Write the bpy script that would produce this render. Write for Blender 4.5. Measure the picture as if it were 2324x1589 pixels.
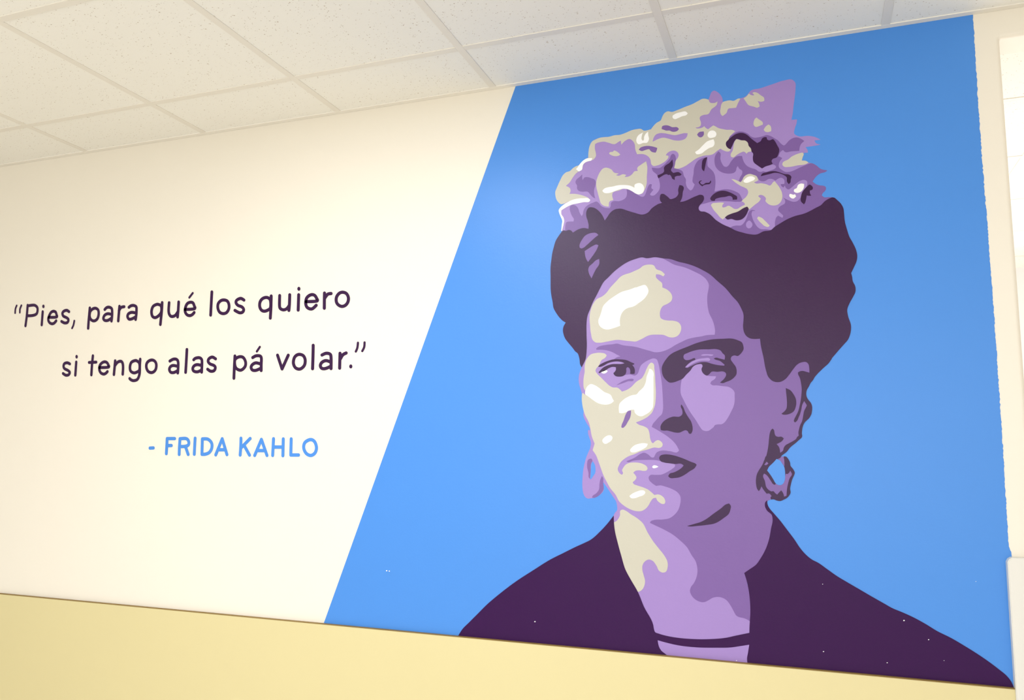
import bpy, math, random
from mathutils import Matrix, Vector
from mathutils.geometry import tessellate_polygon
random.seed(7)
scene = bpy.context.scene
col = scene.collection
for o in list(bpy.data.objects): bpy.data.objects.remove(o)

# ---------------- camera, world, lights, exposure ----------------
FPX, FW, FH = 1839.35, 2324, 1589
D = 2.447                      # distance from the camera to the painted wall
CZ = 1.50                      # camera height
YAW, PITCH, ROLL = 0.353678, 0.134305, -0.0114605
RC = (Matrix.Rotation(YAW, 3, 'Z') @ Matrix.Rotation(PITCH, 3, 'X') @ Matrix.Rotation(ROLL, 3, 'Y'))
cam_d = bpy.data.cameras.new('camera')
cam_d.sensor_width = 36.0; cam_d.lens = 36.0 * FPX / FW; cam_d.clip_start = 0.01
cam = bpy.data.objects.new('camera', cam_d); col.objects.link(cam)
cam.matrix_world = Matrix.Translation((0, 0, CZ)) @ (RC @ Matrix.Rotation(math.pi / 2, 3, 'X')).to_4x4()
scene.camera = cam

world = bpy.data.worlds.new('world'); scene.world = world; world.use_nodes = True
world.node_tree.nodes['Background'].inputs[0].default_value = (0.9, 0.95, 1.0, 1)
world.node_tree.nodes['Background'].inputs[1].default_value = 0.3

def area(name, loc, rot, sx, sy, watts, color):
    l = bpy.data.lights.new(name, 'AREA'); l.shape = 'RECTANGLE'; l.size = sx; l.size_y = sy
    l.energy = watts; l.color = color
    o = bpy.data.objects.new(name, l); o.location = loc; o.rotation_euler = rot; col.objects.link(o)
    return o
R90 = math.pi / 2
# unseen fill lights added behind the camera and in the room beyond the opening
area('fill_front', (-0.6, -3.4, 1.65), (R90, 0, 0), 4.6, 1.5, 74, (0.95, 0.98, 1.04))  # added fill for ceiling and painted wall; the rear wall has no window
area('fill_beyond', (1.6, 5.4, 1.2), (-R90, 0, 0), 2.4, 1.6, 25, (.97, 0.98, 1.04))  # added to brighten the far room, with no window modelled there
area('upfill_beyond', (1.7, 4.2, .9), (math.pi, 0, 0), 2.0, 2.0, 34, (1.0, .97, 1.03))  # added light aimed upward to wash out the far room's ceiling
TROFFER = 12.8
scene.view_settings.view_transform = 'Standard'; scene.view_settings.look = 'None'
scene.view_settings.gamma = 1.0; scene.view_settings.use_curve_mapping = False
scene.view_settings.exposure = 0.0

# ---------------- helpers ----------------
def ray(px, py):
    return RC @ Vector(((px - FW / 2) / FPX, 1.0, -(py - FH / 2) / FPX))
def on_wall(px, py, off=0.0):   # photo position measured onto the plane of the painted wall
    r = ray(px, py); r *= (D - off) / r.y
    return Vector((r.x, D - off, r.z + CZ))
def tag(o, **k):
    for a, v in k.items():
        if v: o[a] = v
    return o
def link(name, me, m=None, parent=None, **k):
    o = bpy.data.objects.new(name, me); col.objects.link(o)
    if m is not None: me.materials.append(m)
    if parent is not None: o.parent = parent
    return tag(o, **k)
def mesh(name, vs, fs, smooth=False):
    me = bpy.data.meshes.new(name); me.from_pydata([tuple(v) for v in vs], [], fs); me.update()
    if smooth:
        for p in me.polygons: p.use_smooth = True
    return me
def box_mesh(name, x0, x1, y0, y1, z0, z1, bev=0.0):
    import bmesh
    bm = bmesh.new(); bmesh.ops.create_cube(bm, size=1)
    for v in bm.verts:
        v.co = Vector(((x0 + x1) / 2 + v.co.x * (x1 - x0), (y0 + y1) / 2 + v.co.y * (y1 - y0), (z0 + z1) / 2 + v.co.z * (z1 - z0)))
    if bev: bmesh.ops.bevel(bm, geom=bm.edges[:], offset=bev, segments=2, profile=0.6, affect='EDGES')
    me = bpy.data.meshes.new(name); bm.to_mesh(me); bm.free(); return me
def empty(name, loc=(0, 0, 0), **k):
    o = bpy.data.objects.new(name, None); o.location = loc; o.empty_display_size = .1; col.objects.link(o); return tag(o, **k)

def mat(name, rgb, rough=0.5, spec=0.5, nscale=0, nmix=0.0, bump=0.0, bscale=400, coat=0.0, coat_rough=.2):
    m = bpy.data.materials.new(name); m.use_nodes = True; nt = m.node_tree; b = nt.nodes['Principled BSDF']
    b.inputs['Base Color'].default_value = (*rgb, 1); b.inputs['Roughness'].default_value = rough
    b.inputs['Specular IOR Level'].default_value = spec
    b.inputs['Coat Weight'].default_value = coat; b.inputs['Coat Roughness'].default_value = coat_rough
    geo = nt.nodes.new('ShaderNodeNewGeometry')
    if nmix:
        n = nt.nodes.new('ShaderNodeTexNoise'); n.inputs['Scale'].default_value = nscale; n.inputs['Detail'].default_value = 4
        nt.links.new(geo.outputs['Position'], n.inputs['Vector'])
        mx = nt.nodes.new('ShaderNodeMix'); mx.data_type = 'RGBA'; mx.blend_type = 'MULTIPLY'
        mx.inputs[0].default_value = 1.0
        mr = nt.nodes.new('ShaderNodeMapRange'); mr.inputs[3].default_value = 1 - nmix; mr.inputs[4].default_value = 1 + nmix
        nt.links.new(n.outputs['Fac'], mr.inputs[0]); nt.links.new(mr.outputs[0], mx.inputs[7])
        mx.inputs[6].default_value = (*rgb, 1); nt.links.new(mx.outputs[2], b.inputs['Base Color'])
    if bump:
        n = nt.nodes.new('ShaderNodeTexNoise'); n.inputs['Scale'].default_value = bscale; n.inputs['Detail'].default_value = 3
        nt.links.new(geo.outputs['Position'], n.inputs['Vector'])
        bp = nt.nodes.new('ShaderNodeBump'); bp.inputs['Strength'].default_value = bump; bp.inputs['Distance'].default_value = .002
        nt.links.new(n.outputs['Fac'], bp.inputs['Height']); nt.links.new(bp.outputs[0], b.inputs['Normal'])
    return m
def emit(name, rgb, e):
    m = bpy.data.materials.new(name); m.use_nodes = True; b = m.node_tree.nodes['Principled BSDF']
    b.inputs['Base Color'].default_value = (.8, .8, .8, 1)
    b.inputs['Emission Color'].default_value = (*rgb, 1); b.inputs['Emission Strength'].default_value = e
    return m
PAINT = dict(rough=.34, spec=.28, bump=.08, bscale=160)
MP = {
 'B': mat('blue_paint', (.071, .258, .67), nscale=3, nmix=.02, **PAINT),
 'L': mat('light_purple_paint', (.335, .215, .49), nscale=3, nmix=.02, **PAINT),
 'M': mat('mid_purple_paint', (.19, .10, .305), nscale=3, nmix=.02, **PAINT),
 'C': mat('cream_paint', (.55, .515, .40), nscale=3, nmix=.015, **PAINT),
 'W': mat('white_paint', (.88, .86, .80), **PAINT),
 'D': mat('plum_paint', (.033, .004, .045), nscale=3, nmix=.03, **dict(PAINT, spec=.27, rough=.34)),
 'J': mat('jacket_paint', (.035, .004, .055), nscale=3, nmix=.03, **dict(PAINT, spec=.15, rough=.40))}
M_wall = mat('wall_paint', (.86, .79, .645), nscale=1.3, nmix=.015, rough=.45, spec=.4, bump=.06, bscale=140)
M_low = mat('wainscot_paint', (.70, .60, .30), nscale=2, nmix=.02, rough=.35, spec=.5, bump=.03, bscale=90)
M_edge = mat('ledge_paint', (.27, .17, .045), nscale=25, nmix=.12, rough=.6, spec=.3)
M_tee = mat('tee_enamel', (.85, .79, .67), rough=.45, spec=.4)
M_mold = mat('molding_enamel', (.90, .84, .72), rough=.45, spec=.4)
M_room = mat('room_paint', (.86, .84, .80), rough=.6, spec=.3)
M_floor = mat('floor_tile', (.82, .78, .71), nscale=4, nmix=.08, rough=.4)
M_board = mat('board_paint', (.76, .73, .64), nscale=3, nmix=.01, rough=.4, spec=.4)
M_frame = mat('lamp_frame', (.8, .8, .78), rough=.4)
M_diff = emit('lamp_diffuser', (.92, .97, 1.11), TROFFER)

def tile_material():
    m = mat('ceiling_tile_board', (.94, .90, .79), rough=.9, spec=.1); nt = m.node_tree; b = nt.nodes['Principled BSDF']
    geo = nt.nodes.new('ShaderNodeNewGeometry')
    mp = nt.nodes.new('ShaderNodeMapping'); mp.inputs['Scale'].default_value = (1.0, 1.25, 1.0)
    nt.links.new(geo.outputs['Position'], mp.inputs['Vector'])
    out = None
    for sc, th in ((62, .155), (115, .20)):      # pin holes of two sizes, thinned out by a coarse noise
        v = nt.nodes.new('ShaderNodeTexVoronoi'); v.inputs['Scale'].default_value = sc
        nt.links.new(mp.outputs[0], v.inputs['Vector'])
        w = nt.nodes.new('ShaderNodeTexNoise'); w.inputs['Scale'].default_value = sc * 2.3
        nt.links.new(mp.outputs[0], w.inputs['Vector'])
        a = nt.nodes.new('ShaderNodeMath'); a.operation = 'MULTIPLY_ADD'; a.inputs[1].default_value = .35
        nt.links.new(w.outputs['Fac'], a.inputs[0]); nt.links.new(v.outputs['Distance'], a.inputs[2])
        sep = nt.nodes.new('ShaderNodeSeparateColor'); nt.links.new(v.outputs['Color'], sep.inputs[0])
        t = nt.nodes.new('ShaderNodeMath'); t.operation = 'MULTIPLY_ADD'; t.inputs[1].default_value = .16; t.inputs[2].default_value = th
        nt.links.new(sep.outputs[0], t.inputs[0])
        r = nt.nodes.new('ShaderNodeMath'); r.operation = 'SUBTRACT'; nt.links.new(t.outputs[0], r.inputs[0]); nt.links.new(a.outputs[0], r.inputs[1])
        s = nt.nodes.new('ShaderNodeMapRange'); s.inputs[1].default_value = -.02; s.inputs[2].default_value = .04
        nt.links.new(r.outputs[0], s.inputs[0])
        if out is None: out = s.outputs[0]
        else:
            mx = nt.nodes.new('ShaderNodeMath'); mx.operation = 'MAXIMUM'; nt.links.new(out, mx.inputs[0]); nt.links.new(s.outputs[0], mx.inputs[1]); out = mx.outputs[0]
    c = nt.nodes.new('ShaderNodeMix'); c.data_type = 'RGBA'; c.inputs[6].default_value = (.94, .90, .79, 1); c.inputs[7].default_value = (.60, .49, .36, 1)
    nt.links.new(out, c.inputs[0]); nt.links.new(c.outputs[2], b.inputs['Base Color'])
    bp = nt.nodes.new('ShaderNodeBump'); bp.inputs['Strength'].default_value = .6; bp.inputs['Distance'].default_value = .002; bp.invert = True
    nt.links.new(out, bp.inputs['Height']); nt.links.new(bp.outputs[0], b.inputs['Normal'])
    return m
M_tile = tile_material()

# ---------------- the room ----------------
ZC = CZ + .51336 * D          # ceiling height
XL, XR, YB = -5.6, 3.4, -3.6  # the room's left, right and rear limits
ZL = CZ - .2268 * D           # top of the lower wall panel
OX0, OX1, OZ0, OZ1 = .2165 * D, 2.1, 1.15, CZ + .4808 * D   # opening right of the mural
TH = .11
st = dict(kind='structure')

def wall_with_opening():
    import bmesh
    outer = [(XL, 0), (XR, 0), (XR, ZC + .12), (XL, ZC + .12)]
    rb, rc = .012, .006
    def loop(off):                       # opening outline grown by off, with rounded corners
        pts = []; r = rc + off
        cs = [(OX0 + rc, OZ0 + rc, 180), (OX1 - rc, OZ0 + rc, 270), (OX1 - rc, OZ1 - rc, 0), (OX0 + rc, OZ1 - rc, 90)]
        for cx, cz, a0 in cs:
            for k in range(7):
                a = math.radians(a0 + 15 * k); pts.append((cx + r * math.cos(a), cz + r * math.sin(a)))
        return pts
    vs = [(x, D, z) for x, z in outer]; N = 28
    for k in range(7):
        t = math.radians(15 * k); off = rb * (1 - math.sin(t)); y = D + rb * (1 - math.cos(t))
        vs += [(x, y, z) for x, z in loop(off)]
    vs += [(x, D + TH, z) for x, z in loop(0)]
    fs = []
    tri = tessellate_polygon([[Vector((x, z, 0)) for x, z in outer], [Vector((x, z, 0)) for x, z in loop(rb)]])
    fs += [tuple(t) for t in tri]
    for k in range(7):
        a, b = 4 + k * N, 4 + (k + 1) * N
        for i in range(N): fs.append((a + i, a + (i + 1) % N, b + (i + 1) % N, b + i))
    # far side
    base = len(vs); last = 4 + 7 * N
    vs += [(x, D + TH, z) for x, z in outer]
    inner = [vs[last + i] for i in range(N)]
    tri = tessellate_polygon([[Vector((x, z, 0)) for x, z in outer], [Vector((v[0], v[2], 0)) for v in inner]])
    for t in tri: fs.append(tuple((base + i) if i < 4 else (last + i - 4) for i in t)[::-1])
    for i in range(4): fs.append((i, (i + 1) % 4, base + (i + 1) % 4, base + i))
    me = mesh('wall_back', vs, fs)
    bm = bmesh.new(); bm.from_mesh(me); bmesh.ops.recalc_face_normals(bm, faces=bm.faces); bm.to_mesh(me); bm.free()
    return me
link('wall_back', wall_with_opening(), M_wall, **st)
link('wall_left', box_mesh('wall_left', XL - .1, XL, YB - .1, D, 0, ZC + .12), M_room, **st)
link('wall_right', box_mesh('wall_right', XR, XR + .1, YB - .1, 6.0, 0, ZC + .12), M_room, **st)
link('wall_front', box_mesh('wall_front', XL, XR, YB - .1, YB, 0, ZC + .12), M_room, **st)
link('floor', box_mesh('floor', XL - .1, XR + .1, YB - .1, 6.0, -.1, 0), M_floor, **st)
# the room beyond the opening
link('wall_far', box_mesh('wall_far', .2, XR, 5.9, 6.0, 0, ZC + .12), M_room, **st)
link('wall_far_left', box_mesh('wall_far_left', .1, .2, D + TH, 6.0, 0, ZC + .12), M_room, **st)

# ceiling: slab, grid of tees, lay-in tiles (each its own object)
ceil = link('ceiling', box_mesh('ceiling', XL, XR, YB, 6.0, ZC + .10, ZC + .2), M_frame, **st)
tile_me = {}
def add_tile(x0, x1, y0, y1):
    k = (round(x1 - x0, 3), round(y1 - y0, 3))
    if k not in tile_me:
        w, h = k; me = box_mesh('ceiling_tile', -w / 2, w / 2, -h / 2, h / 2, 0, .016, .0015); me.materials.append(M_tile); tile_me[k] = me
    o = bpy.data.objects.new('ceiling_tile', tile_me[k]); o.location = ((x0 + x1) / 2, (y0 + y1) / 2, ZC + .0020 + random.uniform(0, .0007)); col.objects.link(o); o.parent = ceil
SX = .249267 * D; X0 = -1.147151 * D
SY = .24246 * D; Y1 = .880154 * D
xs = [X0 + SX * k for k in range(-5, 12)]; xs = [x for x in xs if XL + .05 < x < XR - .05]
ys = [Y1 - SY * k for k in range(0, 11)]; ys = [y for y in ys if y > YB + .05]
TW = .024
LIGHTS = []
for lx0 in (-.6486 * D, -.6486 * D + 5 * SX):
    for j in ((1, 3, 7) if lx0 < 0 else (7,)):
        LIGHTS.append((lx0, lx0 + SX, ys[j + 2], ys[j]))
for j in (7,): LIGHTS.append((-.6486 * D - 4 * SX, -.6486 * D - 3 * SX, ys[j + 2], ys[j]))
ylist = [D] + ys + [YB]; xlist = [XL] + xs + [XR]
for i in range(len(xlist) - 1):
    for j in range(len(ylist) - 1):
        a, b, c, d = xlist[i], xlist[i + 1], ylist[j + 1], ylist[j]
        mx, my = (a + b) / 2, (c + d) / 2
        if any(l[0] < mx < l[1] and l[2] < my < l[3] for l in LIGHTS): continue
        add_tile(a + .004, b - .004, c + .004, d - .004)
def tee(x0, x1, y0, y1, up=0.0):
    link('ceiling_tee', box_mesh('ceiling_tee', x0, x1, y0, y1, ZC + up, ZC + .003, .0006), M_tee, ceil)
for x in xs: tee(x - TW / 2, x + TW / 2, YB, D - .001)
for y in ys:
    for i in range(len(xlist) - 1):
        a, b = xlist[i] + (TW / 2 if i else 0), xlist[i + 1] - (TW / 2 if i < len(xlist) - 2 else 0)
        if any(l[0] < (a + b) / 2 < l[1] and l[2] + .1 < y < l[3] - .1 for l in LIGHTS): continue
        tee(a, b, y - TW / 2, y + TW / 2)
# wall angle along the painted wall (its flange lies under the tiles' edge)
def angle(name, x0, x1, y0, y1, face):
    link(name, box_mesh(name, x0, x1, y0, y1, ZC - .0003, ZC + .003, .0004), M_mold, None, **st)
angle('trim_1', XL, XR, D - .021, D - .0005, 0)
# ceiling of the far room
fy = [3.10,3.715,4.34,4.95,5.56]
prev = D + TH
for y in fy + [6.0]:
    for x0 in (.25 * D, .25 * D + .61, .25 * D + 1.22, .25 * D + 1.83):
        add_tile(x0 - .36 + .004 if x0 < .3 * D else x0 + .004 - .36, x0 + .61 - .36 - .004, prev + .004, y - .004)
    if y < 6: tee(.22, XR, y - TW / 2, y + TW / 2)
    prev = y
for x0 in (.25 * D, .25 * D + .61, .25 * D + 1.22, .25 * D + 1.83): tee(x0 - .36 - TW / 2, x0 - .36 + TW / 2, D + TH + .002, 5.9, .0004)

# recessed light fixtures of the room (they light the mural from just above the frame)
LAB = ['recessed ceiling light panel closest to the painted wall, above the lettering edge',
       'recessed ceiling light panel right behind the one closest to the wall',
       'recessed ceiling light panel at the back of the room, in line with the lettering edge',
       'recessed ceiling light panel at the back right of the room',
       'recessed ceiling light panel at the back left of the room', 'recessed ceiling light panel']
for n, (a, b, c, d) in enumerate(LIGHTS):
    e = empty('ceiling_light', ((a + b) / 2, (c + d) / 2, ZC), category='ceiling light', 
              label=LAB[n])
    w, h = (b - a) / 2, (d - c) / 2
    vs, fs = [], []
    for r0, z in ((0.004, 0.002), (.03, .002), (.034, .012)):
        k = len(vs); vs += [(-w + r0, -h + r0, z), (w - r0, -h + r0, z), (w - r0, h - r0, z), (-w + r0, h - r0, z)]
        if k: fs += [(k - 4 + i, k - 4 + (i + 1) % 4, k + (i + 1) % 4, k + i) for i in range(4)]
    link('lamp_frame', mesh('lamp_frame', vs, fs), M_frame, e)
    link('diffuser', mesh('diffuser', [(-w + .034, -h + .034, .011), (w - .034, -h + .034, .011), (w - .034, h - .034, .011), (-w + .034, h - .034, .011)], [(3, 2, 1, 0)]), M_diff, e)

# lower wall panel with its brown top edge
PD = .014
PX1 = .1885 * D
low = link('wainscot', box_mesh('wainscot', XL, PX1 + .03, D - PD, D - .0005, 0, ZL - .0022, .0012), M_low, **st)
link('trim_2', box_mesh('trim_2', XL, PX1 + .03, D - PD - .0002, D - .0005, ZL - .0022, ZL, .0003), M_edge, **st)

# white board fixed over the right end of the lower wall
def board():
    import bmesh
    zt = on_wall(2300, 1266, .024).z; x0 = on_wall(2288.5, 1300, .024).x; x0b = on_wall(2303.5, 1580, .024).x
    c = .012
    prof = [(x0b, 0.0), (x0, zt - c * 1.0), (x0 + c * .35, zt - c * .35), (x0 + c * .9, zt), (x0 + .9, zt), (x0 + .9, 0.0)]
    vs = [(x, D - .024, z) for x, z in prof] + [(x, D - .0005, z) for x, z in prof]; n = len(prof)
    fs = [tuple(range(n)), tuple(range(2 * n - 1, n - 1, -1))] + [(i, n + i, n + (i + 1) % n, (i + 1) % n) for i in range(n)]
    me = mesh('end_board', vs, fs)
    bm = bmesh.new(); bm.from_mesh(me); bmesh.ops.recalc_face_normals(bm, faces=bm.faces)
    bmesh.ops.bevel(bm, geom=[e for e in bm.edges if all(v.co.y < D - .01 for v in e.verts)], offset=.002, segments=2, affect='EDGES')
    bm.to_mesh(me); bm.free(); return me
link('end_board', board(), M_board, label='cream white board fixed to the wall beside the lower right corner of the mural', category='board')

# ---- outlines of the painted shapes, measured on the wall (tile letter, then x,y within that tile) ----
TILES = dict(A=(1250,270,10), B=(1250,400,10), C=(1440,180,10), D=(1440,330,10), E=(1640,170,10), F=(1640,290,10),
             G=(1580,390,10), H=(1740,350,10), I=(1230,500,10), J=(1230,640,10), K=(1440,560,7.03), L=(1660,430,7.03),
             M=(1660,640,7.03), N=(1300,770,10), O=(1490,750,10), P=(1300,900,10), Q=(1490,880,10), R=(1680,790,10),
             S=(1680,940,10), T=(1300,1020,10), U=(1470,1020,10), V=(1640,1060,10), W=(1370,1130,7.03),
             X=(1440,1300,7.03), Y=(1020,1140,5.009), Z=(1680,1120,5.009), a=(1860,1260,5.009), p=(0,0,1))
CROWN_LOW = """p 1889,447.8 1881,451 1871,457.5 1864,465 1852,471.5 1840,478 1826,484.5 1804,490.5 1788,497 1769,508 1758,515 1750,522
 1733,525 1718,532 1698,531 1684,527.5 1668,522.5 1657,516.5 1644,511 1625,499.5 1609,485 1599,480.5 1589,479 1585,473 1588,466
 1595,458 1598,450 1596,444 1590,442 1580,445 1550,457.5 1543.5,458.5! 1548,448 1549.5,436 1551.5,425 1550,422.5 1542,420 1539,431
 1539.5,440 1535,447 1527,451 1521,452 1517,448 1512,444 1505,440 1500.5,440.5 1497.5,448 1498.5,456 1502.5,460.5! 1494,463 1487,467
 1479,473 1471,482 1460,486.8 1440,483 1425,478.5 1407,473.5 1394,476 1384,484 1378,493 1372.5,500.5! 1367,489 1358,478 1346,471
 1336,471.5 1331.5,478 1330.5,490 1334,502 1336,513 1335.5,519.5! 1325,517.5 1314,520 1300,528 1296.5,523.5 1290,522 1284,524
 1279.5,522.8 1275,525.5"""
CROWN_TOP = """p 1274,524 1275,510 1276.2,501 1272.5,492 1269,483 1268,477 1274,469 1282,461.5! 1272.5,463.5 1268,460 1263.5,454 1260.5,444
 1260.5,434 1263,428 1270,416 1279,396 1285,391 1293,388.5 1300,382 1306,378 1315,375.5 1319,369 1325,363.5 1331,360 1335,357.5!
 1336,344 1338,332 1341,325 1345,320 1352,316 1362,312.5 1372,311 1382,310.5 1395,307 1407,306 1420,301.5 1434,295.5 1445,293
 1455,292.5 1461,296.5 1470,295.5 1477.5,293! 1483,286 1490,279 1500,272.5 1503,265 1508,257 1515,252.8 1525,254 1537,250
 1555,242.5 1572,236 1584,229.5 1596,224 1601,224 1608,226! 1611,218 1615,209 1620.5,205.5 1626,207.5 1634,214 1639,222
 1640.5,231.5! 1649,229 1657,228 1664,229 1678,223.5 1685,222 1694,217.5 1699.5,211 1702,207.5 1725,200.5 1755,190.5 1778,183
 1799,181.5 1805,188 1805.5,200 1804,218 1801,240 1799,258 1796,272! 1809,271! 1808,279 1804,291 1803,304 1810,308.5 1835,308.5
 1848,310.5 1862.5,317! 1848.5,319! 1851,324 1862.5,328.5! 1845,331.5 1828,334! 1833,341 1833.5,346.5! 1824,348 1822,356 1819.5,364!
 1830,365.5 1835,369 1842,370.5 1852,375 1862,383 1878,387! 1873,390.5 1861,394 1852,401 1844,412! 1853,418.5 1862,421 1870,422
 1874,424.5 1874,431 1867,439 1865,443.5 1870,447.5 1880,447.5 1889,447.8"""
HAIR_RIGHT = """H 1490,978 1530,985 1600,1040 1690,1130 1740,1230 1755,1330 1765,1460 1785,1589 L 1815,540 1850,660 1880,750 1930,840
 1990,970 2008,1070 1995,1150 1960,1230 1910,1335! 1925,1390 1935,1460 1960,1520 M 1945,0 1980,90 1980,150 1940,240 1880,350
 1848,440 1860,540 1908,700 1908,760 1890,850 1860,920 1800,990 1720,1080 1660,1150 1600,1220 R 2080,240 2010,340 1880,460
 1740,600 1690,660 1650,730 1600,790 1560,870 1510,960 1498,1040 1510,1110 1550,1180 1600,1240 1630,1320 1630,1420 1615,1500
 S 1615,0 1580,70 1450,210 1420,280 1405,360 1398,440 1405,510 1330,590 1240,670 1140,750 1050,860 940,945 890,1005 830,1010
 760,1100 650,1200 560,1260! 520,1130"""
JAW = """S 590,950 615,850 640,700 655,540 675,420 700,360 737,328 765,360 780,440 800,490 850,515 940,515 990,552 960,600 880,655
 825,680! 880,750 900,820 905,878! 970,830 990,760 1020,715 1110,660 1210,605 1270,560 1290,520 1328,490! 1320,420 1335,340
 1365,240 1400,170 R 1420,1589 1435,1500 1450,1430 1490,1350 1510,1300 1480,1250 1452,1202! 1410,1280 1380,1420 1340,1540
 S 1330,60 1290,150 1245,190 1222,170 1240,80 R 1240,1589 1320,1420 1350,1300 1378,1150 1390,1040 1395,930 1380,800 1345,660
 1315,600 1310,555! 1350,530 1420,520 1500,540 1570,560! 1565,450 1550,370 1500,320 1410,320 1300,370 1210,470 1100,620
 1030,700 900,770 760,760 640,660 580,490 M 510,1200 470,1020 455,905!"""
HAIRLINE = """K 1995,1468 1900,1472 1850,1465 1780,1420 1750,1370 1732,1280 1738,1180 1738,1080 1700,980 1650,890 1560,790
 1450,660 1330,555 1200,440 1080,370 1000,330 800,262 720,245 560,195 450,185 340,168 160,178 I 2319,850 2100,885 1920,960
 1780,1050 1620,1180 1510,1290 1400,1400 J 1320,140 1240,300 1150,470 1090,620 1030,780 1010,960 1010,1150 1015,1380
 N 318,0 315,200 305,350 290,450 240,560 200,638!"""
HAIR_LEFT = """N 165,570 155,480 140,400 100,310 J 770,1589 690,1490 590,1370 530,1290 490,1190 475,1090 490,1010 538,922!
 470,880 390,800 320,700 262,590 240,450 215,320 198,180 195,0 I 195,1300 195,1050 215,880 235,740 270,600 310,470 375,360
 440,270"""
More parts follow.
